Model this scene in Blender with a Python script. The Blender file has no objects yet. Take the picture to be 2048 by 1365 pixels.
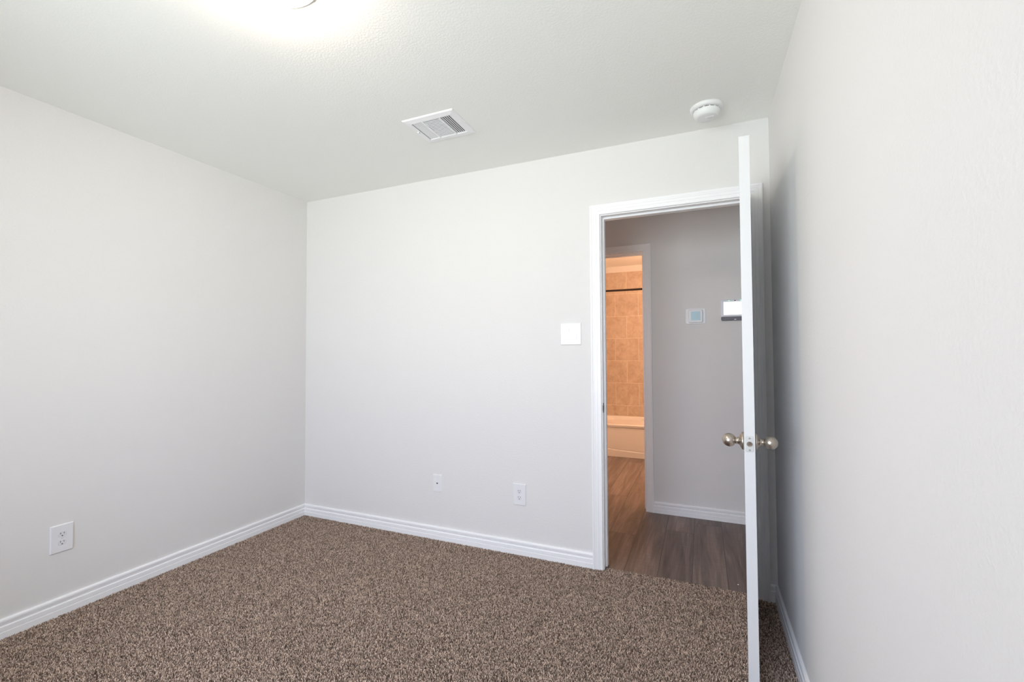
import bpy, math, random
import numpy as np
from mathutils import Matrix, Vector
PI = math.pi
random.seed(7)
sc = bpy.context.scene
col = sc.collection

# ------------------------------------------------------------------ camera
cam_d = bpy.data.cameras.new('camera')
cam_d.sensor_width = 36.0
cam_d.lens = 891.2 * 36.0 / 2048.0
cam_d.clip_start = 0.02
cam = bpy.data.objects.new('camera', cam_d); col.objects.link(cam)
yaw, pitch, roll = 0.40163, 0.026965, -0.004828
fw = Vector((-math.sin(yaw), math.cos(yaw), 0)); rt = Vector((math.cos(yaw), math.sin(yaw), 0)); up = Vector((0, 0, 1))
f2 = fw * math.cos(pitch) + up * math.sin(pitch); u2 = -fw * math.sin(pitch) + up * math.cos(pitch)
r3 = rt * math.cos(roll) + u2 * math.sin(roll); u3 = -rt * math.sin(roll) + u2 * math.cos(roll)
cam.matrix_world = Matrix(((r3.x, u3.x, -f2.x, 2.849), (r3.y, u3.y, -f2.y, -2.5806), (r3.z, u3.z, -f2.z, 1.2416), (0, 0, 0, 1)))
sc.camera = cam

# ------------------------------------------------------------------ light and exposure
sc.view_settings.view_transform = 'Standard'
sc.view_settings.look = 'None'
sc.view_settings.exposure = 0.03
sc.view_settings.gamma = 1.0
sc.view_settings.use_curve_mapping = False
sc.cycles.max_bounces = 14
sc.cycles.diffuse_bounces = 10
sc.cycles.glossy_bounces = 4
sc.cycles.sample_clamp_indirect = 6.0
sc.cycles.use_denoising = True

SKY = 10.6           # daylight outside the window behind the camera
GROUND = 1.12        # sunlit paving and lawn outside, against the sky
LAMP = 76.0          # glass of the ceiling light
BATH_W = 29.0        # warm bathroom bulbs
HALL_W = 2.6

W = bpy.data.worlds.new('world'); sc.world = W; W.use_nodes = True
nt = W.node_tree; nt.nodes.clear()
out = nt.nodes.new('ShaderNodeOutputWorld'); bg = nt.nodes.new('ShaderNodeBackground')
tc = nt.nodes.new('ShaderNodeTexCoord'); sep = nt.nodes.new('ShaderNodeSeparateXYZ'); rmp = nt.nodes.new('ShaderNodeValToRGB')
mp = nt.nodes.new('ShaderNodeMapRange'); mp.inputs[1].default_value = -1; mp.inputs[2].default_value = 1
nt.links.new(tc.outputs['Generated'], sep.inputs[0]); nt.links.new(sep.outputs[2], mp.inputs[0]); nt.links.new(mp.outputs[0], rmp.inputs[0])
e = rmp.color_ramp.elements
e[0].position = 0.46; e[0].color = (0.94 * GROUND, 1.03 * GROUND, 1.04 * GROUND, 1)      # lawn and paving outside
e[1].position = 0.52; e[1].color = (0.87, 0.945, 1.11, 1)       # hazy sky
x_ = rmp.color_ramp.elements.new(1.0); x_.color = (0.675, 0.83, 1.11, 1)
nt.links.new(rmp.outputs[0], bg.inputs[0]); bg.inputs[1].default_value = SKY
nt.links.new(bg.outputs[0], out.inputs[0])

WX0, WX1, WZ0, WZ1 = 0.90, 2.60, 0.62, 2.12     # window in the front wall
YF = -3.45                                       # front wall
RW = 3.1814                                      # right wall
H = 2.44
def portal(name, w, h, loc, rot):
    d = bpy.data.lights.new(name, 'AREA'); d.shape = 'RECTANGLE'; d.size = w; d.size_y = h; d.cycles.is_portal = True
    o = bpy.data.objects.new(name, d); col.objects.link(o); o.location = loc; o.rotation_euler = rot
portal('window_portal', WX1 - WX0, WZ1 - WZ0, ((WX0 + WX1) / 2, YF - 0.13, (WZ0 + WZ1) / 2), (PI / 2, 0, 0))

def lamp_point(name, loc, watts, colr, rad):
    d = bpy.data.lights.new(name, 'POINT'); d.energy = watts; d.color = colr; d.shadow_soft_size = rad
    o = bpy.data.objects.new(name, d); col.objects.link(o); o.location = loc
    return o
lamp_point('bathroom_bulb', (2.80, 2.42, 2.05), BATH_W, (1.0, 0.60, 0.39), 0.07)
lamp_point('bathroom_bulb', (2.80, 1.75, 2.05), BATH_W * 0.8, (1.0, 0.60, 0.39), 0.07)
lamp_point('hall_fill', (4.15, 0.60, 1.9), HALL_W, (0.76, 0.85, 1.0), 0.12)  # added unseen fill, stands in for daylight reaching the hall from the right

# ------------------------------------------------------------------ helpers
def tag(o, label=None, cat=None, group=None, kind=None):
    if label: o['label'] = label
    if cat: o['category'] = cat
    if group: o['group'] = group
    if kind: o['kind'] = kind
    return o

def empty(name, loc, rot=(0, 0, 0)):
    o = bpy.data.objects.new(name, None); o.empty_display_size = 0.05
    col.objects.link(o); o.location = loc; o.rotation_euler = rot
    return o

class MB:
    def __init__(s): s.v = []; s.f = []; s.sm = []
    def add(s, vs, fs, smooth=False):
        n = len(s.v); s.v += [tuple(p) for p in vs]
        for f in fs: s.f.append([i + n for i in f]); s.sm.append(smooth)
        return s
    def box(s, x0, x1, y0, y1, z0, z1):
        vs = [(x, y, z) for z in (z0, z1) for y in (y0, y1) for x in (x0, x1)]
        return s.add(vs, [(0, 2, 3, 1), (4, 5, 7, 6), (0, 1, 5, 4), (2, 6, 7, 3), (0, 4, 6, 2), (1, 3, 7, 5)])
    def rings(s, rings, cap0=True, cap1=True, smooth=False):
        n = len(rings[0]); vs = [p for r in rings for p in r]; fs = []
        for k in range(len(rings) - 1):
            for i in range(n):
                j = (i + 1) % n
                fs.append((k * n + i, k * n + j, (k + 1) * n + j, (k + 1) * n + i))
        s.add(vs, fs, smooth)
        b = len(s.v) - len(vs)
        if cap0: s.f.append([b + i for i in range(n)][::-1]); s.sm.append(False)
        if cap1: s.f.append([b + (len(rings) - 1) * n + i for i in range(n)]); s.sm.append(False)
        return s
    def lathe(s, prof, n=32, axis='z', org=(0, 0, 0), smooth=True, cap0=True, cap1=True):
        rings = []
        for r, h in prof:
            ring = []
            for i in range(n):
                a = 2 * PI * i / n; p = (r * math.cos(a), r * math.sin(a), h)
                if axis == 'x': p = (p[2], p[0], p[1])
                elif axis == 'y': p = (p[1], p[2], p[0])
                ring.append((p[0] + org[0], p[1] + org[1], p[2] + org[2]))
            rings.append(ring)
        return s.rings(rings, cap0, cap1, smooth)
    def rrect(s, cx, cy, w, h, r, z0, z1, bev=0.0, seg=5, bev_seg=2):
        def outline(ins, z):
            rr = max(r - ins, 0.0002); hw, hh = w / 2 - ins, h / 2 - ins; pts = []
            for (sx, sy, a0) in ((1, 1, 0), (-1, 1, PI / 2), (-1, -1, PI), (1, -1, 3 * PI / 2)):
                for k in range(seg + 1):
                    a = a0 + PI / 2 * k / seg
                    pts.append((cx + sx * (hw - rr) + rr * math.cos(a), cy + sy * (hh - rr) + rr * math.sin(a), z))
            return pts
        rs = [outline(0, z0), outline(0, z1 - bev)]
        if bev > 0:
            for k in range(1, bev_seg + 1):
                a = PI / 2 * k / bev_seg
                rs.append(outline(bev * (1 - math.cos(a)), z1 - bev + bev * math.sin(a)))
        return s.rings(rs)
    def tube(s, pts, r, n=12):
        rings = []
        for i, p in enumerate(pts):
            a = Vector(pts[max(i - 1, 0)]); b = Vector(pts[min(i + 1, len(pts) - 1)]); d = (b - a).normalized()
            u = d.orthogonal().normalized(); w_ = d.cross(u)
            rings.append([tuple(Vector(p) + r * (math.cos(2 * PI * k / n) * u + math.sin(2 * PI * k / n) * w_)) for k in range(n)])
        return s.rings(rings, smooth=True)
    def build(s, name, mat, parent=None, loc=None):
        me = bpy.data.meshes.new(name); me.from_pydata(s.v, [], s.f)
        me.polygons.foreach_set('use_smooth', s.sm); me.validate(); me.update()
        import bmesh
        bm = bmesh.new(); bm.from_mesh(me); bmesh.ops.recalc_face_normals(bm, faces=bm.faces); bm.to_mesh(me); bm.free()
        if mat: me.materials.append(mat)
        o = bpy.data.objects.new(name, me); col.objects.link(o)
        if parent: o.parent = parent
        if loc: o.location = loc
        return o

def struct(o, label=None, cat=None): return tag(o, label, cat, None, 'structure')

# ------------------------------------------------------------------ materials
def mat(name, rgb, rough=0.5, metal=0.0, spec=0.5, emit=None, estr=0.0):
    m = bpy.data.materials.new(name); m.use_nodes = True
    b = m.node_tree.nodes['Principled BSDF']
    b.inputs['Base Color'].default_value = (*rgb, 1); b.inputs['Roughness'].default_value = rough
    b.inputs['Metallic'].default_value = metal; b.inputs['Specular IOR Level'].default_value = spec
    if emit: b.inputs['Emission Color'].default_value = (*emit, 1); b.inputs['Emission Strength'].default_value = estr
    return m
def N(m, t): return m.node_tree.nodes.new(t)
def L(m, a, b): m.node_tree.links.new(a, b)
def bsdf(m): return m.node_tree.nodes['Principled BSDF']

def paint(name, rgb, scale, strength, dist, rough=0.75, spec=0.25):
    """rolled wall paint over an orange-peel texture"""
    m = mat(name, rgb, rough, spec=spec)
    tc = N(m, 'ShaderNodeTexCoord'); n1 = N(m, 'ShaderNodeTexNoise'); n1.inputs['Scale'].default_value = scale
    n1.inputs['Detail'].default_value = 3.0; n1.inputs['Roughness'].default_value = 0.55
    cr = N(m, 'ShaderNodeValToRGB'); cr.color_ramp.elements[0].position = 0.38; cr.color_ramp.elements[1].position = 0.66
    bp = N(m, 'ShaderNodeBump'); bp.inputs['Strength'].default_value = strength; bp.inputs['Distance'].default_value = dist
    L(m, tc.outputs['Object'], n1.inputs['Vector']); L(m, n1.outputs['Fac'], cr.inputs[0]); L(m, cr.outputs[0], bp.inputs['Height'])
    L(m, bp.outputs[0], bsdf(m).inputs['Normal'])
    return m
M_wall = paint('wall_paint', (0.757, 0.749, 0.742), 120, 0.24, 0.0013)
M_ceil = paint('ceiling_paint', (0.90, 0.905, 0.875), 130, 0.20, 0.0015)
M_bath = paint('bathroom_paint', (0.72, 0.70, 0.66), 120, 0.3, 0.0012)
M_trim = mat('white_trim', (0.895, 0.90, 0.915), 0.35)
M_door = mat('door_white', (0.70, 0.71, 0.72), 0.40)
M_plastic = mat('white_plastic', (0.805, 0.81, 0.83), 0.30)
M_ivory = mat('receptacle_white', (0.76, 0.76, 0.785), 0.30)
M_dark = mat('dark_slot', (0.045, 0.04, 0.04), 0.6)
M_black = mat('duct_black', (0.012, 0.012, 0.013), 0.8)
M_vent = mat('vent_white', (0.90, 0.905, 0.92), 0.40)
M_smoke = mat('detector_white', (0.83, 0.84, 0.84), 0.45)
M_greyplastic = mat('grey_plastic', (0.52, 0.52, 0.54), 0.45)
M_bronze = mat('dark_bronze', (0.022, 0.016, 0.014), 0.35, 0.6)
M_tub = mat('tub_acrylic', (0.84, 0.80, 0.75), 0.18)
M_wood_raw = mat('raw_pine', (0.55, 0.36, 0.20), 0.7)
M_dkmetal = mat('aged_metal_and_shade', (0.20, 0.165, 0.145), 0.4, 0.85)
M_silver = mat('panel_silver', (0.80, 0.83, 0.90), 0.35)
M_bar = mat('panel_grey_bar', (0.155, 0.155, 0.185), 0.45)
M_screen = mat('lit_screen', (0.6, 0.6, 0.6), 0.2, emit=(0.95, 0.97, 1.0), estr=0.95)
M_lcd = mat('lcd_teal', (0.24, 0.33, 0.37), 0.25, emit=(0.34, 0.50, 0.57), estr=0.35)
M_led = mat('green_led', (0.3, 0.8, 0.5), 0.3, emit=(0.45, 1.0, 0.66), estr=1.0)
M_lens = mat('camera_lens', (0.012, 0.012, 0.03), 0.15)
M_fleck = mat('paint_fleck', (0.9, 0.9, 0.9), 0.5)

# brushed nickel
M_nickel = mat('satin_nickel', (0.50, 0.45, 0.39), 0.33, 1.0)
M_plate = mat('latch_steel', (0.54, 0.54, 0.52), 0.42, 0.8)

# glowing glass of the ceiling light
M_dome = bpy.data.materials.new('lit_glass'); M_dome.use_nodes = True
b_ = bsdf(M_dome); b_.inputs['Base Color'].default_value = (0.9, 0.9, 0.88, 1); b_.inputs['Roughness'].default_value = 0.25
b_.inputs['Emission Color'].default_value = (1.0, 0.84, 0.68, 1); b_.inputs['Emission Strength'].default_value = LAMP

# window glass: thin pane, mirror at grazing angles, clear otherwise
M_glass = bpy.data.materials.new('window_glass'); M_glass.use_nodes = True
n_ = M_glass.node_tree; n_.nodes.clear()
o_ = n_.nodes.new('ShaderNodeOutputMaterial'); t_ = n_.nodes.new('ShaderNodeBsdfTransparent'); g_ = n_.nodes.new('ShaderNodeBsdfGlossy')
g_.inputs['Roughness'].default_value = 0.02; x_ = n_.nodes.new('ShaderNodeMixShader'); fr = n_.nodes.new('ShaderNodeFresnel'); fr.inputs[0].default_value = 1.35
n_.links.new(fr.outputs[0], x_.inputs[0]); n_.links.new(t_.outputs[0], x_.inputs[1]); n_.links.new(g_.outputs[0], x_.inputs[2]); n_.links.new(x_.outputs[0], o_.inputs[0])

# vinyl plank floor: boards 0.18 m wide running away from the bedroom
M_plank = mat('vinyl_plank', (0.2, 0.15, 0.12), 0.42, spec=0.4)
def plank_nodes(m):
    def math_(op, a, b=None, c=None):
        n = N(m, 'ShaderNodeMath'); n.operation = op
        for i, v in enumerate((a, b, c)):
            if v is None: continue
            if isinstance(v, (int, float)): n.inputs[i].default_value = v
            else: L(m, v, n.inputs[i])
        return n.outputs[0]
    def maprange(v, a, b, c, d):
        n = N(m, 'ShaderNodeMapRange'); L(m, v, n.inputs[0])
        for i, q in zip((1, 2, 3, 4), (a, b, c, d)): n.inputs[i].default_value = q
        return n.outputs[0]
    tc = N(m, 'ShaderNodeTexCoord'); sp = N(m, 'ShaderNodeSeparateXYZ'); L(m, tc.outputs['Object'], sp.inputs[0])
    X = math_('DIVIDE', math_('SUBTRACT', sp.outputs[0], 2.423), 0.18); row = math_('FLOOR', X); fx = math_('FRACT', X)
    # every row starts at its own length
    off = math_('FRACT', math_('MULTIPLY', math_('SINE', math_('MULTIPLY_ADD', row, 2.981, 3.032)), 9.0))
    Y = math_('SUBTRACT', math_('DIVIDE', sp.outputs[1], 1.25), off); iy = math_('FLOOR', Y); fy = math_('FRACT', Y)
    pid = N(m, 'ShaderNodeCombineXYZ'); L(m, row, pid.inputs[0]); L(m, iy, pid.inputs[1])
    wn = N(m, 'ShaderNodeTexWhiteNoise'); L(m, pid.outputs[0], wn.inputs['Vector']); rnd = wn.outputs['Value']
    dx = math_('MULTIPLY', math_('MINIMUM', fx, math_('SUBTRACT', 1.0, fx)), 0.18)
    dy = math_('MULTIPLY', math_('MINIMUM', fy, math_('SUBTRACT', 1.0, fy)), 1.25)
    gap = maprange(math_('MINIMUM', dx, dy), 0.0007, 0.0026, 1.0, 0.0)
    def noise(sx, sy, zmul, detail, dist):
        cb = N(m, 'ShaderNodeCombineXYZ'); L(m, math_('MULTIPLY', sp.outputs[0], sx), cb.inputs[0]); L(m, math_('MULTIPLY', sp.outputs[1], sy), cb.inputs[1]); L(m, math_('MULTIPLY', rnd, zmul), cb.inputs[2])
        n = N(m, 'ShaderNodeTexNoise'); n.inputs['Scale'].default_value = 1.0; n.inputs['Detail'].default_value = detail; n.inputs['Roughness'].default_value = 0.6; n.inputs['Distortion'].default_value = dist
        L(m, cb.outputs[0], n.inputs['Vector']); return n.outputs['Fac']
    g1 = noise(17.0, 1.3, 37.0, 4, 0.8); g2 = noise(140.0, 5.0, 11.0, 3, 0.2); g3 = noise(9.0, 85.0, 5.0, 2, 0.3)
    r1 = N(m, 'ShaderNodeValToRGB'); ee = r1.color_ramp.elements
    ee[0].position = 0.28; ee[0].color = (0.100, 0.071, 0.061, 1); ee[1].position = 0.74; ee[1].color = (0.300, 0.230, 0.198, 1)
    q = ee.new(0.5); q.color = (0.180, 0.134, 0.115, 1); L(m, g1, r1.inputs[0])
    k = math_('MULTIPLY', math_('MULTIPLY', maprange(rnd, 0, 1, 0.70, 1.28), maprange(g2, 0.3, 0.7, 0.86, 1.14)), maprange(g3, 0.3, 0.7, 0.93, 1.07))
    vm = N(m, 'ShaderNodeVectorMath'); vm.operation = 'SCALE'; L(m, r1.outputs[0], vm.inputs[0]); L(m, k, vm.inputs['Scale'])
    mx = N(m, 'ShaderNodeMix'); mx.data_type = 'RGBA'; mx.inputs['B'].default_value = (0.045, 0.032, 0.028, 1)
    L(m, gap, mx.inputs['Factor']); L(m, vm.outputs[0], mx.inputs['A']); L(m, mx.outputs['Result'], bsdf(m).inputs['Base Color'])
    bp = N(m, 'ShaderNodeBump'); bp.invert = True; bp.inputs['Strength'].default_value = 0.5; bp.inputs['Distance'].default_value = 0.001
    L(m, gap, bp.inputs['Height']); L(m, bp.outputs[0], bsdf(m).inputs['Normal'])
plank_nodes(M_plank)

# bathroom wall tile, 0.3045 m squares in running bond; object origin sits at a tile corner
M_tile = mat('tan_tile', (0.4, 0.3, 0.2), 0.35)
def tile_nodes(m):
    tc = N(m, 'ShaderNodeTexCoord'); sp = N(m, 'ShaderNodeSeparateXYZ'); cb = N(m, 'ShaderNodeCombineXYZ')
    ax = N(m, 'ShaderNodeMath'); ax.operation = 'ADD'          # x + y so side walls tile as well
    L(m, tc.outputs['Object'], sp.inputs[0]); L(m, sp.outputs[0], ax.inputs[0]); L(m, sp.outputs[1], ax.inputs[1]); L(m, ax.outputs[0], cb.inputs[0]); L(m, sp.outputs[2], cb.inputs[1])
    br = N(m, 'ShaderNodeTexBrick'); br.offset = 0.5; br.offset_frequency = 2; br.inputs['Scale'].default_value = 1.0
    br.inputs['Brick Width'].default_value = 0.3085; br.inputs['Row Height'].default_value = 0.3043; br.inputs['Mortar Size'].default_value = 0.0028; br.inputs['Mortar Smooth'].default_value = 0.2
    br.inputs['Color1'].default_value = (0, 0, 0, 1); br.inputs['Color2'].default_value = (1, 1, 1, 1)
    L(m, cb.outputs[0], br.inputs['Vector'])
    n1 = N(m, 'ShaderNodeTexNoise'); n1.inputs['Scale'].default_value = 12; n1.inputs['Detail'].default_value = 8; n1.inputs['Roughness'].default_value = 0.72; n1.inputs['Distortion'].default_value = 0.5
    ad = N(m, 'ShaderNodeVectorMath'); ad.operation = 'MULTIPLY_ADD'; ad.inputs[1].default_value = (0, 9.0, 0); L(m, br.outputs['Color'], ad.inputs[0]); L(m, tc.outputs['Object'], ad.inputs[2])
    L(m, ad.outputs[0], n1.inputs['Vector'])
    r1 = N(m, 'ShaderNodeValToRGB'); ee = r1.color_ramp.elements
    ee[0].position = 0.30; ee[0].color = (0.40, 0.30, 0.215, 1); ee[1].position = 0.68; ee[1].color = (0.60, 0.505, 0.41, 1)
    L(m, n1.outputs['Fac'], r1.inputs[0])
    mx = N(m, 'ShaderNodeMix'); mx.data_type = 'RGBA'; mx.inputs['B'].default_value = (0.70, 0.62, 0.52, 1)
    L(m, br.outputs['Fac'], mx.inputs['Factor']); L(m, r1.outputs[0], mx.inputs['A']); L(m, mx.outputs['Result'], bsdf(m).inputs['Base Color'])
    bp = N(m, 'ShaderNodeBump'); bp.invert = True; bp.inputs['Strength'].default_value = 0.4; bp.inputs['Distance'].default_value = 0.0015
    L(m, br.outputs['Fac'], bp.inputs['Height']); L(m, bp.outputs[0], bsdf(m).inputs['Normal'])
tile_nodes(M_tile)

# carpet yarn: each tuft takes one of the heathered browns
M_yarn = mat('carpet_yarn', (0.2, 0.16, 0.13), 0.9, spec=0.1)
oi = N(M_yarn, 'ShaderNodeObjectInfo'); yr = N(M_yarn, 'ShaderNodeValToRGB'); ee = yr.color_ramp.elements
ee[0].position = 0.0; ee[0].color = (0.112, 0.080, 0.062, 1); ee[1].position = 1.0; ee[1].color = (0.80, 0.635, 0.52, 1)
for ps, c in ((0.22, (0.190, 0.139, 0.109)), (0.55, (0.415, 0.314, 0.250)), (0.82, (0.62, 0.48, 0.39))):
    q = ee.new(ps); q.color = (*c, 1)
L(M_yarn, oi.outputs['Random'], yr.inputs[0]); L(M_yarn, yr.outputs[0], bsdf(M_yarn).inputs['Base Color'])
M_backing = mat('carpet_backing', (0.10, 0.075, 0.06), 0.95, spec=0.05)

# ------------------------------------------------------------------ room shell
T = 0.115                      # partition thickness
JX0, JX1, JZ = 2.320, 3.085, 2.040      # bedroom door jamb faces
HY0, HY1 = 1.075, 1.19         # hall's far wall
BX0, BX1 = 1.668, 2.430        # bathroom door jamb faces
J = 0.018
struct(MB().box(-0.12, RW + 0.12, YF - 0.15, 0.030, -0.05, -0.009).build('floor', M_backing), 'brown carpet floor of the bedroom, its backing', 'floor')
struct(MB().box(0.7, 5.3, 0.030, 3.75, -0.05, -0.004).build('floor_hall', M_plank), 'grey-brown wood-look plank floor running through the hall and bathroom', 'floor')
struct(MB().box(-0.12, RW + 0.12, YF - 0.15, 0.0, H, H + 0.1).build('ceiling', M_ceil), 'off-white lightly textured bedroom ceiling', 'ceiling')
struct(MB().box(0.7, 5.3, T, 3.75, 2.43, H + 0.1).build('ceiling_hall', M_ceil), 'ceiling over the hall and the lit bathroom', 'ceiling')
struct(MB().box(-0.12, 0, YF - 0.15, T, -0.05, H + 0.1).build('wall_left', M_wall), 'pale greige wall on the left of the bedroom', 'wall')
struct(MB().box(RW, RW + 0.12, YF - 0.15, 0, -0.05, H + 0.1).build('wall_right', M_wall), 'pale greige wall close by on the right, behind the open door', 'wall')
wb = MB().box(-0.0, JX0 - J, 0, T, -0.05, H + 0.1).box(JX0 - J, JX1 + J, 0, T, JZ + J, H + 0.1).box(JX1 + J, 5.3, 0, T, -0.05, H + 0.1)
struct(wb.build('wall_back', M_wall), 'pale greige far wall of the bedroom with the doorway', 'wall')
wf = MB().box(0, WX0, YF - 0.15, YF, -0.05, H + 0.1).box(WX1, RW, YF - 0.15, YF, -0.05, H + 0.1).box(WX0, WX1, YF - 0.15, YF, -0.05, WZ0).box(WX0, WX1, YF - 0.15, YF, WZ1, H + 0.1)
struct(wf.build('wall_front', M_wall), 'greige window wall behind the camera', 'wall')
wh = MB().box(0.7, BX0 - J, HY0, HY1, -0.05, 2.5).box(BX0 - J, BX1 + J, HY0, HY1, JZ + J, 2.5).box(BX1 + J, 5.3, HY0, HY1, -0.05, 2.5)
struct(wh.build('wall_hall', M_wall), 'grey-looking hall wall across from the doorway', 'wall')
struct(MB().box(0.7, 0.8, T, HY0, -0.05, 2.5).build('wall_hall_left', M_wall), 'left end wall of the hall', 'wall')
struct(MB().box(5.2, 5.3, T, HY0, -0.05, 2.5).build('wall_hall_right', M_wall), 'right end wall of the hall', 'wall')
BL, BR, BB = 1.55, 3.10, 3.63
struct(MB().box(BL - 0.1, BL, HY1, BB, -0.05, 2.5).build('wall_bath_left', M_bath), 'left wall of the bathroom', 'wall')
struct(MB().box(BR, BR + 0.1, HY1, BB, -0.05, 2.5).build('wall_bath_right', M_bath), 'right wall of the bathroom', 'wall')
struct(MB().box(BL - 0.1, BR + 0.1, BB, BB + 0.1, -0.05, 2.5).build('wall_bath_back', M_bath), 'painted strip of bathroom wall above the tiles', 'wall')
# tile surround; origin at a tile corner
TX, TZ = 1.907 - 0.3085, 2.347 - 8 * 0.3043
def tile_panel(name, x0, x1, y0, y1, z0, z1, label):
    o = MB().box(x0 - TX, x1 - TX, y0 - BB, y1 - BB, z0 - TZ, z1 - TZ).build(name, M_tile, loc=(TX, BB, TZ))
    return struct(o, label, 'wall')
tile_panel('wall_tile', BL, BR, BB - 0.010, BB, 0.36, 2.347, 'tan stone-look tiled wall above the bathtub')
tile_panel('wall_tile_left', BL, BL + 0.010, 2.83, BB - 0.010, 0.36, 2.347, 'tiled left end of the tub alcove')
tile_panel('wall_tile_right', BR - 0.010, BR, 2.83, BB - 0.010, 0.36, 2.347, 'tiled right end of the tub alcove')

# ------------------------------------------------------------------ trim
BASE = [(0, 0.083), (0.0050, 0.0829), (0.0085, 0.0818), (0.0110, 0.0788), (0.0120, 0.0745), (0.0118, 0.0695), (0.0105, 0.0630), (0.0085, 0.0565), (0.0074, 0.0525), (0.0076, 0.0513),
        (0.0128, 0.0509), (0.0136, 0.0496), (0.0136, 0.0308), (0.0120, 0.0296), (0.0120, 0.0282), (0.0142, 0.0270), (0.0145, 0.0250), (0.0145, -0.010), (0, -0.010)]
def baseboard(name, p0, p1, nrm, m0=0, m1=0, label=None):
    """p0->p1 along the wall, nrm into the room; m = +1 mitre for an inside corner"""
    a, b, n = Vector((*p0, 0)), Vector((*p1, 0)), Vector((*nrm, 0)); d = (b - a).normalized()
    r0 = [tuple(a + n * t + d * t * m0 + Vector((0, 0, z))) for t, z in BASE]
    r1 = [tuple(b + n * t - d * t * m1 + Vector((0, 0, z))) for t, z in BASE]
    return struct(MB().rings([r0, r1]).build(name, M_trim), label, 'baseboard')
CW = 0.058
CX0, CX1, CZ = JX0 - 0.005 - CW, JX1 + 0.005 + CW, JZ + 0.005 + CW
baseboard('baseboard_left', (0, YF), (0, 0), (1, 0), 1, 1, 'white moulded baseboard along the left wall')
baseboard('baseboard_back', (0, 0), (CX0 + 0.001, 0), (0, -1), 1, 0, 'white moulded baseboard along the far wall, left of the doorway')
baseboard('baseboard_back_end', (CX1 - 0.001, 0), (RW, 0), (0, -1), 0, 1, 'short white baseboard between door casing and right corner')
baseboard('baseboard_right', (RW, 0), (RW, YF), (-1, 0), 1, 1, 'white moulded baseboard along the right wall behind the door')
baseboard('baseboard_front', (RW, YF), (0, YF), (0, 1), 1, 1, 'white baseboard under the window')
HCX0, HCX1 = BX0 - 0.005 - CW, BX1 + 0.005 + CW
baseboard('baseboard_hall', (HCX1 - 0.001, HY0), (5.2, HY0), (0, -1), 0, 0, 'white moulded baseboard along the hall wall')
baseboard('baseboard_hall_left', (0.8, HY0), (HCX0 + 0.001, HY0), (0, -1), 0, 0, 'white baseboard in the hall, left of the bathroom')

CAS = [(0, 0), (0, 0.0150), (0.0015, 0.0170), (0.0050, 0.0178), (0.0090, 0.0170), (0.0130, 0.0150), (0.0160, 0.0142), (0.0200, 0.0142), (0.0215, 0.0128), (0.0360, 0.0118), (0.0375, 0.0104),
       (0.0500, 0.0098), (0.0515, 0.0112), (0.0550, 0.0112), (0.0572, 0.0098), (0.0580, 0.0070), (0.0580, 0)]
def casing(name, x0, x1, zt, y, s, label, parent=None):
    """mitred three-sided moulding on plane y, standing out by s (+1 or -1) along y"""
    rings = []
    path = lambda w, t: [(x0 + w, y + s * t, -0.008), (x0 + w, y + s * t, zt - w), (x1 - w, y + s * t, zt - w), (x1 - w, y + s * t, -0.008)]
    cols_ = [path(w, t) for w, t in CAS]
    rings = [[c[k] for c in cols_] for k in range(4)]
    o = MB().rings(rings).build(name, M_trim, parent)
    return o
tr = casing('trim_1', CX0, CX1, CZ, 0, -1, None)
struct(tr, 'white moulded casing around the bedroom doorway', 'door frame')
def jambs(x0, x1, zt, ya, yb, mat_=M_trim):
    return MB().box(x0 - J, x0, ya, yb, -0.009, zt + J).box(x1, x1 + J, ya, yb, -0.009, zt + J).box(x0, x1, ya, yb, zt, zt + J)
def stops(x0, x1, zt, ya, yb):
    t = 0.0105
    return MB().box(x0, x0 + t, ya, yb, 0.001, zt).box(x1 - t, x1, ya, yb, 0.001, zt).box(x0 + t, x1 - t, ya, yb, zt - t, zt)
jambs(JX0, JX1, JZ, 0, T).build('door_jamb', M_trim, tr)
stops(JX0, JX1, JZ, 0.040, 0.074).build('door_stop', M_trim, tr)
casing('hall_casing', CX0, CX1, CZ, T, 1, None, tr)
MB().box(JX0 + 0.0004, JX0 + 0.0120, 0.0735, 0.078, -0.004, 0.012).build('raw_wood_shim', M_wood_raw, tr)
st = MB().rrect(0, 0, 0.028, 0.057, 0.004, 0, 0.0016, 0.0006)
so = st.build('strike_plate', M_dkmetal, tr); so.rotation_euler = (PI / 2, 0, PI / 2); so.location = (JX0 - 0.0003, 0.015, 0.921)
so['label'] = 'dark metal strike plate'
sh_ = MB().rrect(0, 0, 0.013, 0.026, 0.003, 0, 0.0019); s2 = sh_.build('latch_hole', M_black, so)
MB().rrect(-0.0155, 0, 0.006, 0.032, 0.003, 0, 0.0024, 0.001).build('strike_lip', M_dkmetal, so)

tb = casing('trim_2', HCX0, HCX1, CZ, HY0, -1, None)
struct(tb, 'white moulded casing around the bathroom doorway', 'door frame')
jambs(BX0, BX1, JZ, HY0, HY1).build('door_jamb', M_trim, tb)
stops(BX0, BX1, JZ, HY0 + 0.045, HY0 + 0.080).build('door_stop', M_trim, tb)
casing('bathroom_casing', HCX0, HCX1, CZ, HY1, 1, None, tb)

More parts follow.
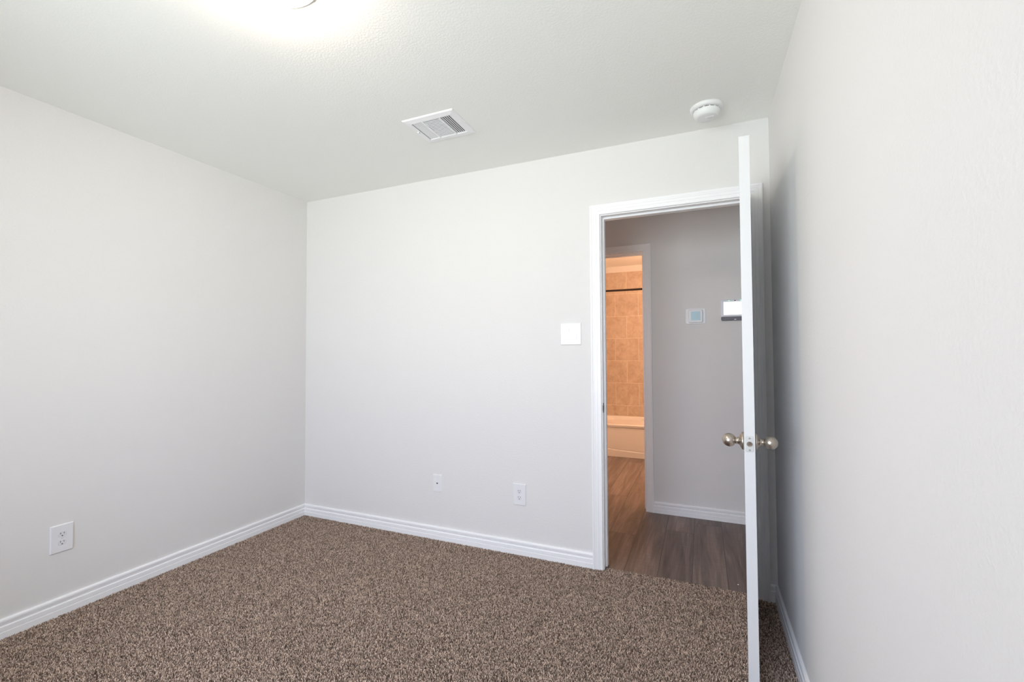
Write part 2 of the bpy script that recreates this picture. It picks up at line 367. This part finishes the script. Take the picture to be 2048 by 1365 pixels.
# window behind the camera
def window(name, w, h, loc, rot, mull, label):
    """frame, pane and sill; local x along the wall, z up, y = 0 the room face of the wall, +y into the room"""
    m = MB().box(-w/2, w/2, -0.10, -0.045, 0, 0.045).box(-w/2, w/2, -0.10, -0.045, h - 0.045, h).box(-w/2, -w/2 + 0.045, -0.10, -0.045, 0.045, h - 0.045).box(w/2 - 0.045, w/2, -0.10, -0.045, 0.045, h - 0.045)
    m.box(-w/2 + 0.045, w/2 - 0.045, -0.09, -0.055, h/2 - 0.018, h/2 + 0.018)
    if mull: m.box(-0.03, 0.03, -0.095, -0.05, 0.045, h - 0.045)
    o = struct(m.build(name, M_trim), label, 'window'); o.location = loc; o.rotation_euler = rot
    MB().box(-w/2 + 0.03, w/2 - 0.03, -0.074, -0.070, 0.03, h - 0.03).build('window_pane', M_glass, o)
    MB().box(-w/2 - 0.05, w/2 + 0.05, 0.0, 0.04, -0.022, 0).build('window_sill', M_trim, o)
window('window_1', WX1 - WX0, WZ1 - WZ0, ((WX0 + WX1) / 2, YF, WZ0), (0, 0, 0), True, 'white framed double window behind the camera')

# ------------------------------------------------------------------ bedroom door, open nearly square to its wall
DW, DT, DZ0, DZ1 = 0.7555, 0.0350, 0.016, 2.0365
door = empty('door_1', (3.0835, -0.004, 0), (0, 0, 0))
dirv = Vector((3.0218 - 3.0835, -0.757 + 0.004, 0)).normalized()       # hinge to free edge
door.rotation_euler = (0, 0, math.atan2(dirv.y, dirv.x))
# local: +x hinge -> free edge, y<0 is the face turned to the doorway
tag(door, 'white panelled bedroom door standing open, seen edge-on', 'door', None, 'structure')
def door_slab():
    m = MB()
    xs = [0, 0.115, 0.330, 0.425, 0.640, DW]; zs = [DZ0, 0.24, 0.80, 0.96, 1.60, 1.70, 1.92, DZ1]
    for y, flip in ((0.0, 1), (-DT, -1)):
        for i in range(5):
            for k in range(7):
                x0, x1, z0, z1 = xs[i], xs[i + 1], zs[k], zs[k + 1]
                if i in (1, 3) and k in (1, 3, 5):
                    def q(ins, dy): return [(x0 + ins, y - flip * dy, z0 + ins), (x1 - ins, y - flip * dy, z0 + ins), (x1 - ins, y - flip * dy, z1 - ins), (x0 + ins, y - flip * dy, z1 - ins)]
                    m.rings([q(0, 0), q(0.012, 0.006), q(0.026, 0.006), q(0.040, 0.002)], cap0=False, cap1=True)
                else:
                    m.add([(x0, y, z0), (x1, y, z0), (x1, y, z1), (x0, y, z1)], [(0, 1, 2, 3)])
    m.add([(0, 0, DZ0), (0, -DT, DZ0), (0, -DT, DZ1), (0, 0, DZ1)], [(0, 1, 2, 3)])
    m.add([(DW, 0, DZ0), (DW, -DT, DZ0), (DW, -DT, DZ1), (DW, 0, DZ1)], [(0, 1, 2, 3)])
    for z in (DZ0, DZ1): m.add([(0, 0, z), (DW, 0, z), (DW, -DT, z), (0, -DT, z)], [(0, 1, 2, 3)])
    return m
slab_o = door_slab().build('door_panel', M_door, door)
import bmesh as _bm
def weld(o):
    b = _bm.new(); b.from_mesh(o.data); _bm.ops.remove_doubles(b, verts=b.verts, dist=0.00005); _bm.ops.recalc_face_normals(b, faces=b.faces); b.to_mesh(o.data); b.free()
weld(slab_o)
KX, KZ = DW - 0.060, 0.908
def knob(sgn, y0):
    prof = [(0.0325, 0.000), (0.0325, 0.0060), (0.0315, 0.0080), (0.0285, 0.0088), (0.0265, 0.0090), (0.0255, 0.0105), (0.0225, 0.0125), (0.0170, 0.0150), (0.0138, 0.0180), (0.0124, 0.0215), (0.0120, 0.0245), (0.0128, 0.0252), (0.0132, 0.0268), (0.0126, 0.0285), (0.0104, 0.0295), (0.0104, 0.0325)]
    base = MB().lathe([(r, sgn * h) for r, h in prof], 40, 'y', (KX, y0, KZ)).build('rose', M_nickel)
    R_ = 0.0252; cy = 0.0300 + 0.0205; kp = []
    for k in range(15):
        a = -PI / 2 + 0.62 + (PI - 0.62) * k / 14
        kp.append((max(R_ * math.cos(a), 0.0002), sgn * (cy + R_ * 0.96 * math.sin(a))))
    ball = MB().lathe(kp, 40, 'y', (KX, y0, KZ)).build('ball', M_nickel, base)
    base.parent = door; base.name = 'door_knob'
    return base
k1 = knob(1, 0.0); k1['label'] = 'satin nickel knob on the wall side'
k2 = knob(-1, -DT); k2['label'] = 'satin nickel knob on the doorway side'
# latch plate on the free edge: local x right = +y, y up = z, out = +x
lp = MB().rrect(0, 0, 0.0262, 0.0575, 0.0052, -0.0010, 0.0008, 0.0004).build('latch_plate', M_plate, door)
lp.matrix_local = Matrix(((0, 0, 1, DW), (1, 0, 0, -DT / 2), (0, 1, 0, KZ), (0, 0, 0, 1)))
lp['label'] = 'satin steel latch plate'
ring = MB().lathe([(0.0094, 0.0004), (0.0094, 0.00105)], 28); ring.build('latch_recess', M_dkmetal, lp)
bolt = MB()
n = 24; c0 = [(0.0078 * math.cos(2 * PI * i / n), 0.0078 * math.sin(2 * PI * i / n), 0.0006) for i in range(n)]
c1 = [(x, y, 0.0018 + 0.0095 * min(1, max(0, (x + 0.0078) / 0.0118))) for x, y, z in c0]
bolt.rings([c0, c1]).build('latch_bolt', M_nickel, lp)
for sy in (-1, 1):
    s_ = MB().lathe([(0.0042, 0.0006), (0.0042, 0.0011), (0.0034, 0.0014)], 16).build('screw', M_plate, lp); s_.location = (0, sy * 0.0212, 0)
    MB().box(-0.0026, 0.0026, -0.0005, 0.0005, 0.0012, 0.0016).box(-0.0005, 0.0005, -0.0026, 0.0026, 0.0012, 0.0016).build('screw_slot', M_black, s_)
for hz in (0.325, 1.055, 1.812):
    hg = MB().box(0.0, 0.0010, -0.0315, 0.0, hz - 0.0445, hz + 0.0445)
    hg.build('hinge', M_nickel, door)
    h_ = bpy.data.objects[[o.name for o in door.children if o.name.startswith('hinge')][-1]]
    kn = MB()
    for q in range(5):
        a = hz - 0.0445 + q * 0.0178
        kn.lathe([(0.0072, a + 0.0004), (0.0072, a + 0.0174)], 16, 'z', (-0.003, 0.0085, 0))
    kn.lathe([(0.0032, hz - 0.0485), (0.0032, hz + 0.0500)], 12, 'z', (-0.003, 0.0085, 0)).build('hinge_knuckle', M_dkmetal, h_)  # nickel knuckles given the dark metal, their shade put into the colour

# ------------------------------------------------------------------ wall plates
def receptacle_face(cy):
    pts = []
    R_ = 0.0172; hh = 0.0142
    n = 40
    for i in range(n):
        a = 2 * PI * i / n; x, y = R_ * math.cos(a), R_ * math.sin(a)
        pts.append((x, max(-hh, min(hh, y))))
    def ring(sc_, z): return [(x * sc_, cy + y * sc_, z) for x, y in pts]
    return MB().rings([ring(1, 0.004), ring(1, 0.0066), ring(0.96, 0.0072)])
def receptacle_slots(cy):
    m = MB().box(-0.0074, -0.0052, cy + 0.0005, cy + 0.0088, 0.0060, 0.0075).box(0.0052, 0.0074, cy + 0.0012, cy + 0.0082, 0.0060, 0.0075)
    pts = [(0.0027 * math.cos(PI * k / 8), 0.0027 * math.sin(PI * k / 8)) for k in range(9)] + [(-0.0027, -0.0020), (0.0027, -0.0020)]
    m.rings([[(x, cy - 0.0070 + y, z) for x, y in pts] for z in (0.0060, 0.0075)])
    return m
def make_outlet():
    root = empty('wall_outlet', (0, 0, 0))
    MB().rrect(0, 0, 0.0855, 0.1310, 0.0022, 0, 0.0062, 0.0042, 4, 4).build('cover_plate', M_plastic, root)
    for cy in (0.0195, -0.0195):
        f = receptacle_face(cy).build('receptacle', M_ivory, root)
        receptacle_slots(cy).build('slots', M_dark, f)
    s_ = MB().lathe([(0.0036, 0.004), (0.0036, 0.0068), (0.0028, 0.0072)], 18).build('screw', M_ivory, root)
    MB().box(-0.0026, 0.0026, -0.0004, 0.0004, 0.0066, 0.00735).build('screw_slot', M_greyplastic, s_)
    return root
def copy_tree(o, parent=None):
    c = o.copy(); col.objects.link(c); c.parent = parent
    for ch in [x for x in bpy.data.objects if x.parent == o]: copy_tree(ch, c)
    return c
FACE_BACK = (PI / 2, 0, 0); FACE_LEFT = (PI / 2, 0, PI / 2)
o1 = make_outlet(); o1.location = (0.0, -1.433, 0.3615); o1.rotation_euler = FACE_LEFT
tag(o1, 'white double outlet low on the left wall', 'outlet', 'wall outlets')
o2 = copy_tree(o1); o2.location = (1.7995, 0, 0.3655); o2.rotation_euler = FACE_BACK
tag(o2, 'white double outlet low on the far wall, nearer the doorway', 'outlet', 'wall outlets')

jk = empty('cable_plate', (1.206, 0, 0.370), FACE_BACK)
tag(jk, 'small white cable plate with one dark jack low on the far wall', 'wall plate')
MB().rrect(0, 0, 0.0700, 0.1140, 0.0022, 0, 0.0055, 0.0036, 4, 4).build('cover_plate', M_plastic, jk)
kj = MB().box(-0.0095, 0.0095, -0.013, 0.011, 0.003, 0.0063).build('jack', M_plastic, jk)
MB().rings([[(x, y, z) for x, y in ((-0.0062, 0.0045), (0.0062, 0.0045), (0.0062, -0.0005), (0.0030, -0.0028), (0.0030, -0.0045), (-0.0030, -0.0045), (-0.0030, -0.0028), (-0.0062, -0.0005))] for z in (0.005, 0.0068)]).build('port', M_dark, kj)
for sy in (-1, 1): MB().lathe([(0.0032, 0.004), (0.0032, 0.0058), (0.0024, 0.0062)], 16, 'z', (0, sy * 0.0420, 0)).build('screw', M_ivory, jk)

sw = empty('light_switch', (2.1345, 0, 1.3535), FACE_BACK)
tag(sw, 'white two-gang rocker light switch beside the door casing', 'light switch')
pl = MB().rrect(0, 0, 0.1270, 0.1310, 0.0024, 0, 0.0062, 0.0042, 4, 4).build('cover_plate', M_plastic, sw)
for sx in (-1, 1):
    cx = sx * 0.0230
    fr_ = MB()
    fr_.rrect(cx, 0, 0.0345, 0.0680, 0.0015, 0.004, 0.0066).build('switch_frame', M_ivory, sw)
    fo = [o for o in sw.children if o.name.startswith('switch_frame')][-1]
    tilt = 0.0016 * sx
    w2, h2 = 0.0150, 0.0318
    r0 = [(cx - w2, -h2, 0.005), (cx + w2, -h2, 0.005), (cx + w2, 0, 0.005), (cx + w2, h2, 0.005), (cx - w2, h2, 0.005), (cx - w2, 0, 0.005)]
    r1 = [(cx - w2, -h2, 0.0082 + tilt), (cx + w2, -h2, 0.0082 + tilt), (cx + w2, 0, 0.0076), (cx + w2, h2, 0.0082 - tilt), (cx - w2, h2, 0.0082 - tilt), (cx - w2, 0, 0.0076)]
    MB().rings([r0, r1]).build('rocker', M_plastic, fo)
    for sy in (-1, 1): MB().lathe([(0.0033, 0.004), (0.0033, 0.0065), (0.0026, 0.0069)], 16, 'z', (cx, sy * 0.0485, 0)).build('screw', M_ivory, sw)

# ------------------------------------------------------------------ ceiling vent (origin on the ceiling, local z points down)
vt = empty('ceiling_vent', (1.5955, -0.5900, H), (PI, 0, 0))       # local x = world x, local y = -world y
tag(vt, 'white three-way ceiling air vent with slats and a small lever', 'vent')
VX, VY = 0.150, 0.1270        # half outer size
IX, IY = 0.1150, 0.0900       # half opening
def frame_ring(hx, hy, z): return [(-hx, -hy, z), (hx, -hy, z), (hx, hy, z), (-hx, hy, z)]
MB().rings([frame_ring(VX, VY, 0.0), frame_ring(VX, VY, 0.0025), frame_ring(VX - 0.004, VY - 0.004, 0.0060), frame_ring(IX + 0.004, IY + 0.004, 0.0095), frame_ring(IX, IY, 0.0090), frame_ring(IX, IY, 0.0005)], cap0=False, cap1=False).build('frame', M_vent, vt)
MB().box(-IX, IX, -IY, IY, 0.0001, 0.0006).build('duct', M_black, vt)
def vane(m, axis, c, a0, a1, tilt, wid=0.0105, th=0.0008, zc=0.0050):
    # a thin blade along 'axis', centred at c across, tilted about its length
    ct, st_ = math.cos(tilt), math.sin(tilt)
    q = []
    for u, v in ((-wid / 2, -th / 2), (wid / 2, -th / 2), (wid / 2, th / 2), (-wid / 2, th / 2)):
        q.append((c + u * ct - v * st_, zc + u * st_ + v * ct))
    if axis == 'y': r = [[(p, a, z) for p, z in q] for a in (a0, a1)]
    else: r = [[(a, p, z) for p, z in q] for a in (a0, a1)]
    m.rings(r)
mb = MB()
def bar(x, wd=0.0085): return MB().box(x - wd / 2, x + wd / 2, -IY, IY, 0.0010, 0.0092)
bar(-0.0515).build('divider_bar', M_vent, vt); bar(0.0510).build('divider_bar', M_vent, vt)
for k in range(5):
    m = MB(); vane(m, 'y', -IX + 0.0085 + k * 0.0117, -IY, IY, -0.50, 0.0081); m.build('slat', M_vent, vt)
for k in range(5):
    m = MB(); vane(m, 'y', 0.0640 + k * 0.0113, -IY, IY, 0.36, 0.0092); m.build('slat', M_vent, vt)
for k in range(14):
    m = MB(); vane(m, 'x', -IY + 0.0075 + k * 0.0127, -0.0475, 0.0470, -0.15, 0.0074); m.build('slat', M_vent, vt)
lv = MB().box(-0.1320, -0.1230, 0.0000, 0.0035, 0.0070, 0.0098)
lv.build('lever_slot', M_dark, vt)
MB().box(-0.1335, -0.1250, 0.0030, 0.0110, 0.0085, 0.0125).build('lever', M_vent, vt)
for sx in (-1, 1): MB().lathe([(0.0040, 0.006), (0.0040, 0.0088), (0.0030, 0.0094)], 16, 'z', (sx * 0.1290, 0.018 * (1 if sx > 0 else -3.0), 0)).build('screw', M_vent, vt)

# ------------------------------------------------------------------ smoke detector
sd = empty('smoke_detector', (2.8900, -0.2250, H), (PI, 0, 0))
tag(sd, 'white round smoke detector on the ceiling near the doorway', 'smoke detector')
MB().lathe([(0.0760, 0.0), (0.0765, 0.004), (0.0750, 0.0100), (0.0715, 0.0155), (0.0660, 0.0180), (0.0605, 0.0180)], 56, smooth=True).build('base', M_smoke, sd)
MB().lathe([(0.0560, 0.0176), (0.0560, 0.0222)], 56).build('vent_gap', M_dark, sd)
gaps = [o for o in sd.children if o.name == 'vent_gap'][0]
for k in range(14):
    a = 2 * PI * k / 14
    c_, s_ = math.cos(a), math.sin(a)
    MB().rings([[(0.0555 * c_ - t * s_, 0.0555 * s_ + t * c_, z) for t, z in ((-0.0028, 0.0176), (0.0028, 0.0176), (0.0028, 0.0222), (-0.0028, 0.0222))], [(0.0597 * c_ - t * s_, 0.0597 * s_ + t * c_, z) for t, z in ((-0.0028, 0.0176), (0.0028, 0.0176), (0.0028, 0.0222), (-0.0028, 0.0222))]]).build('rib', M_smoke, gaps)
body = MB().lathe([(0.0560, 0.0220), (0.0605, 0.0222), (0.0612, 0.0240), (0.0595, 0.0330), (0.0550, 0.0440), (0.0490, 0.0505), (0.0430, 0.0530), (0.0200, 0.0545), (0.0010, 0.0545)], 56).build('body', M_smoke, sd)
gr = MB()
gr.rrect(0.014, 0.004, 0.040, 0.026, 0.004, 0.050, 0.0556, 0.001).build('test_button', M_smoke, sd)
tb_ = [o for o in sd.children if o.name == 'test_button'][0]
for i in range(5):
    for k in range(3): MB().box(0.004 + i * 0.0042, 0.0062 + i * 0.0042, -0.002 + k * 0.0042, 0.0002 + k * 0.0042, 0.0550, 0.0559).build('sounder_hole', M_greyplastic, tb_)
MB().lathe([(0.0022, 0.03), (0.0022, 0.0440)], 12, 'z', (0.0515, -0.0130, 0)).build('indicator_light', M_dark, sd)

# ------------------------------------------------------------------ ceiling light
cl = empty('ceiling_light', (1.620, -1.625, H), (PI, 0, 0))
tag(cl, 'lit round white flush-mount ceiling light at the top edge', 'ceiling light')
MB().lathe([(0.1450, 0.0), (0.1460, 0.0030), (0.1450, 0.0070), (0.1420, 0.0085), (0.1370, 0.0080), (0.1300, 0.0062), (0.1200, 0.0052), (0.1080, 0.0050)], 64).build('base_pan', M_plastic, cl)
MB().lathe([(0.1080, 0.0050), (0.1085, 0.0240), (0.1040, 0.0370), (0.0930, 0.0500), (0.0770, 0.0600), (0.0550, 0.0700), (0.0300, 0.0728), (0.0100, 0.0738), (0.0010, 0.0740)], 64).build('glass_dome', M_dome, cl)

# ------------------------------------------------------------------ hall: thermostat and alarm panel
th = empty('thermostat', (2.8130, HY0, 1.5145), FACE_BACK)
tag(th, 'white thermostat with a pale blue square screen on the hall wall', 'thermostat')
MB().rrect(0, 0, 0.1420, 0.1180, 0.012, 0, 0.0050, 0.0025).build('backplate', M_plastic, th)
hb = MB().rrect(0, 0, 0.0985, 0.0985, 0.012, 0.0050, 0.0200, 0.0050, 6, 4).build('housing', M_plastic, th)
sb = MB().rrect(0, 0.0010, 0.0660, 0.0680, 0.001, 0.019, 0.0204).build('screen', M_lcd, th); sb['label'] = 'pale teal lcd screen'

pn = empty('alarm_panel', (3.0810, HY0, 1.5520), FACE_BACK)
tag(pn, 'silver alarm keypad with a bright white screen, half hidden behind the open door', 'alarm panel')
MB().rrect(0, 0.0115, 0.1900, 0.1260, 0.010, 0, 0.0200, 0.0050, 6, 4).build('housing', M_silver, pn)
br_ = MB().rrect(0, -0.0640, 0.1860, 0.0300, 0.010, 0, 0.0185, 0.0040, 6, 3).build('speaker_bar', M_bar, pn); br_['label'] = 'dark grey lower bar'
MB().rrect(0, -0.0715, 0.0140, 0.0060, 0.002, 0.0180, 0.0190).build('emblem', M_silver, br_)
ps = MB().rrect(0, 0.0110, 0.1520, 0.0960, 0.002, 0.019, 0.0204).build('screen', M_screen, pn); ps['label'] = 'bright white lit screen'
for sx in (-1, 1): MB().rrect(sx * 0.0390, 0.0670, 0.0110, 0.0055, 0.0024, 0.0190, 0.0206).build('status_light', M_led, pn)
MB().rrect(0, 0.0670, 0.0090, 0.0055, 0.0015, 0.0190, 0.0206).build('camera_eye', M_lens, pn)

# ------------------------------------------------------------------ bathroom: tub and rod
tub = empty('bathtub', (2.33, 2.845, -0.004))
tag(tub, 'white alcove bathtub with a curved apron line, below the tan tiles', 'bathtub')
tw = (BR - BL - 0.021) / 2; tx = (BL + BR) / 2 - 2.33; TD = BB - 0.0105 - 2.845; TH = 0.386
def rr_ring(x0, x1, y0, y1, r, z, seg=6):
    pts = []
    for cx, cy, a0 in ((x1 - r, y1 - r, 0), (x0 + r, y1 - r, PI / 2), (x0 + r, y0 + r, PI), (x1 - r, y0 + r, 3 * PI / 2)):
        for k in range(seg + 1):
            a = a0 + PI / 2 * k / seg; pts.append((cx + r * math.cos(a), cy + r * math.sin(a), z))
    return pts
X0, X1 = tx - tw, tx + tw
MB().rings([rr_ring(X0, X1, 0.022, TD, 0.004, 0.34), rr_ring(X0, X1, 0.0, TD, 0.004, 0.352), rr_ring(X0, X1, -0.004, TD, 0.006, TH - 0.010), rr_ring(X0, X1, 0.002, TD, 0.006, TH - 0.002), rr_ring(X0 + 0.01, X1 - 0.01, 0.012, TD - 0.002, 0.01, TH),
            rr_ring(X0 + 0.075, X1 - 0.075, 0.085, TD - 0.055, 0.09, TH - 0.001), rr_ring(X0 + 0.090, X1 - 0.082, 0.100, TD - 0.066, 0.09, TH - 0.012),
            rr_ring(X0 + 0.36, X1 - 0.12, 0.150, TD - 0.11, 0.10, 0.060), rr_ring(X0 + 0.42, X1 - 0.18, 0.20, TD - 0.16, 0.08, 0.045)], smooth=False).build('basin', M_tub, tub)
# apron: upper panel stands proud of the skirt below a shallow arc
ap = MB(); nseg = 40; top = []; bot = []
arc = lambda x: 0.066 + 0.078 * (x - 0.02) ** 2
pf, pb = 0.010, 0.020
xs = [X0 + (X1 - X0) * k / nseg for k in range(nseg + 1)]
rows = [[(x, pb + 0.02, 0.345) for x in xs], [(x, pf, 0.345) for x in xs], [(x, pf - 0.004, arc(x) + 0.012) for x in xs], [(x, pf - 0.002, arc(x) + 0.003) for x in xs], [(x, pb, arc(x)) for x in xs], [(x, pb + 0.02, arc(x)) for x in xs]]
for a, b in zip(rows[:-1], rows[1:]):
    vs = a + b; nn = len(xs); ap.add(vs, [(i, i + 1, nn + i + 1, nn + i) for i in range(nn - 1)])
ap.build('apron', M_tub, tub)
MB().box(X0, X1, -0.001, 0.05, 0.0, 0.05).build('skirt', M_tub, tub)
sk = [o for o in tub.children if o.name == 'skirt'][0]
skm = MB(); rows = [[(x, 0.05, 0.0) for x in xs], [(x, -0.001, 0.0) for x in xs], [(x, 0.001, arc(x) - 0.006) for x in xs], [(x, 0.006, arc(x) + 0.001) for x in xs], [(x, 0.05, arc(x) + 0.002) for x in xs]]
for a, b in zip(rows[:-1], rows[1:]):
    vs = a + b; nn = len(xs); skm.add(vs, [(i, i + 1, nn + i + 1, nn + i) for i in range(nn - 1)])
tmp = skm.build('skirt_shape', M_tub); sk.data = tmp.data; bpy.data.objects.remove(tmp)

rod = empty('shower_rod', (0, 2.86, 1.992))
tag(rod, 'dark bronze shower curtain rod in front of the tan tiles', 'shower rod')
MB().tube([(BL + 0.012, 0, 0), (2.3, 0, 0), (BR - 0.012, 0, 0)], 0.0125, 20).build('rod', M_bronze, rod)
for x, s in ((BL + 0.010, 1), (BR - 0.010, -1)): MB().lathe([(0.034, 0), (0.034, s * 0.006), (0.020, s * 0.016), (0.016, s * 0.03)], 24, 'x', (x, 0, 0)).build('flange', M_bronze, rod)

fl = MB().rings([[(0.004 * math.cos(a), 0.0028 * math.sin(a), z) for a in (0.2, 1.4, 2.3, 3.6, 5.0)] for z in (0, 0.0022)]).build('paint_fleck', M_fleck, loc=(3.0115, 0.115, -0.004))
tag(fl, 'tiny white fleck lying on the plank floor beside the open door', 'fleck')

# ------------------------------------------------------------------ carpet pile: uncountable twisted tufts
def tuft_mesh():
    m = MB(); rings = []; n = 6
    for k, (r, h, ox, oy) in enumerate(((0.0015, 0.0, 0, 0), (0.0019, 0.0045, 0.0002, 0), (0.0016, 0.0088, 0.0007, 0.0003), (0.0006, 0.0116, 0.0012, 0.0006))):
        tw_ = k * 0.55
        rings.append([(ox + r * (1 + 0.18 * math.cos(3 * i)) * math.cos(2 * PI * i / n + tw_), oy + r * (1 + 0.18 * math.cos(3 * i)) * math.sin(2 * PI * i / n + tw_), h) for i in range(n)])
    m.rings(rings, cap0=False, smooth=True)
    me = bpy.data.meshes.new('tuft'); me.from_pydata(m.v, [], m.f); me.polygons.foreach_set('use_smooth', [True] * len(m.f)); me.materials.append(M_yarn); me.update()
    return me
rng = np.random.default_rng(3)
def patch(x0, x1, y0, y1, sp):
    gx, gy = np.meshgrid(np.arange(x0, x1, sp), np.arange(y0, y1, sp)); gx = gx.ravel(); gy = gy.ravel()
    return gx + rng.uniform(-0.5, 0.5, gx.size) * sp, gy + rng.uniform(-0.5, 0.5, gx.size) * sp, np.full(gx.size, sp / 0.0039)
pa = patch(0.006, RW - 0.004, -2.35, 0.030, 0.0039); pb_ = patch(0.006, RW - 0.004, YF + 0.006, -2.352, 0.0075)
gx, gy, gs = (np.concatenate(t_) for t_ in zip(pa, pb_)); gy = np.minimum(gy, 0.030)
keep = (gy < -0.006) | ((gx > JX0 + 0.004) & (gx < JX1 - 0.004)); gx, gy, gs = gx[keep], gy[keep], gs[keep]
npt = gx.size
# vacuum marks: broad bands where the pile leans one way or the other
u = gx * 0.62 + gy * 0.78; v = -gx * 0.78 + gy * 0.62
w_ = np.sin(u * 6.5 + 1.1 * np.sin(v * 2.3 + 0.5) + 0.5 * np.sin(v * 6.0 + gx * 2.0))
band = np.clip((w_ - 0.25) / 0.6, 0, 1) * np.clip(0.45 + 0.75 * np.sin(v * 2.6 + gx * 1.3 + 0.4), 0, 1) + 0.35 * np.clip(np.sin(u * 15.0 + v * 5.0) * np.sin(v * 9.0 + 1.0), 0, 1)
lean = 0.95 * np.clip(band, 0, 1)          # in the marks the pile lies over and shows its sides
ax = rng.normal(0, 0.30, npt) + lean * 0.9; ay = rng.normal(0, 0.30, npt) + lean * 0.5; az = rng.uniform(0, 2 * PI, npt)
sl = rng.uniform(0.72, 1.22, npt)
cm = bpy.data.meshes.new('carpet_pile'); cm.vertices.add(npt)
cm.vertices.foreach_set('co', np.stack([gx, gy, np.full(npt, -0.0095)], 1).astype(np.float32).ravel())
at = cm.attributes.new('rot', 'FLOAT_VECTOR', 'POINT'); at.data.foreach_set('vector', np.stack([ax, ay, az], 1).astype(np.float32).ravel())
at = cm.attributes.new('scl', 'FLOAT_VECTOR', 'POINT'); at.data.foreach_set('vector', np.stack([sl * gs, sl * gs, rng.uniform(0.72, 1.12, npt)], 1).astype(np.float32).ravel())
cp = bpy.data.objects.new('carpet_pile', cm); col.objects.link(cp)
tag(cp, 'heathered brown cut-pile carpet covering the bedroom floor', 'carpet', None, 'stuff')
tuft_o = bpy.data.objects.new('carpet_tuft', tuft_mesh())      # source of the pile, not linked into the scene
g = bpy.data.node_groups.new('pile', 'GeometryNodeTree')
g.interface.new_socket('Geometry', in_out='INPUT', socket_type='NodeSocketGeometry'); g.interface.new_socket('Geometry', in_out='OUTPUT', socket_type='NodeSocketGeometry')
gi = g.nodes.new('NodeGroupInput'); go = g.nodes.new('NodeGroupOutput')
ob = g.nodes.new('GeometryNodeObjectInfo'); ob.inputs['Object'].default_value = tuft_o; ob.inputs['As Instance'].default_value = True
ip = g.nodes.new('GeometryNodeInstanceOnPoints')
ra = g.nodes.new('GeometryNodeInputNamedAttribute'); ra.data_type = 'FLOAT_VECTOR'; ra.inputs['Name'].default_value = 'rot'
sa = g.nodes.new('GeometryNodeInputNamedAttribute'); sa.data_type = 'FLOAT_VECTOR'; sa.inputs['Name'].default_value = 'scl'
er = g.nodes.new('FunctionNodeEulerToRotation')
g.links.new(gi.outputs[0], ip.inputs['Points']); g.links.new(ob.outputs['Geometry'], ip.inputs['Instance'])
g.links.new(ra.outputs['Attribute'], er.inputs[0]); g.links.new(er.outputs[0], ip.inputs['Rotation']); g.links.new(sa.outputs['Attribute'], ip.inputs['Scale'])
g.links.new(ip.outputs[0], go.inputs[0])
md = cp.modifiers.new('pile', 'NODES'); md.node_group = g
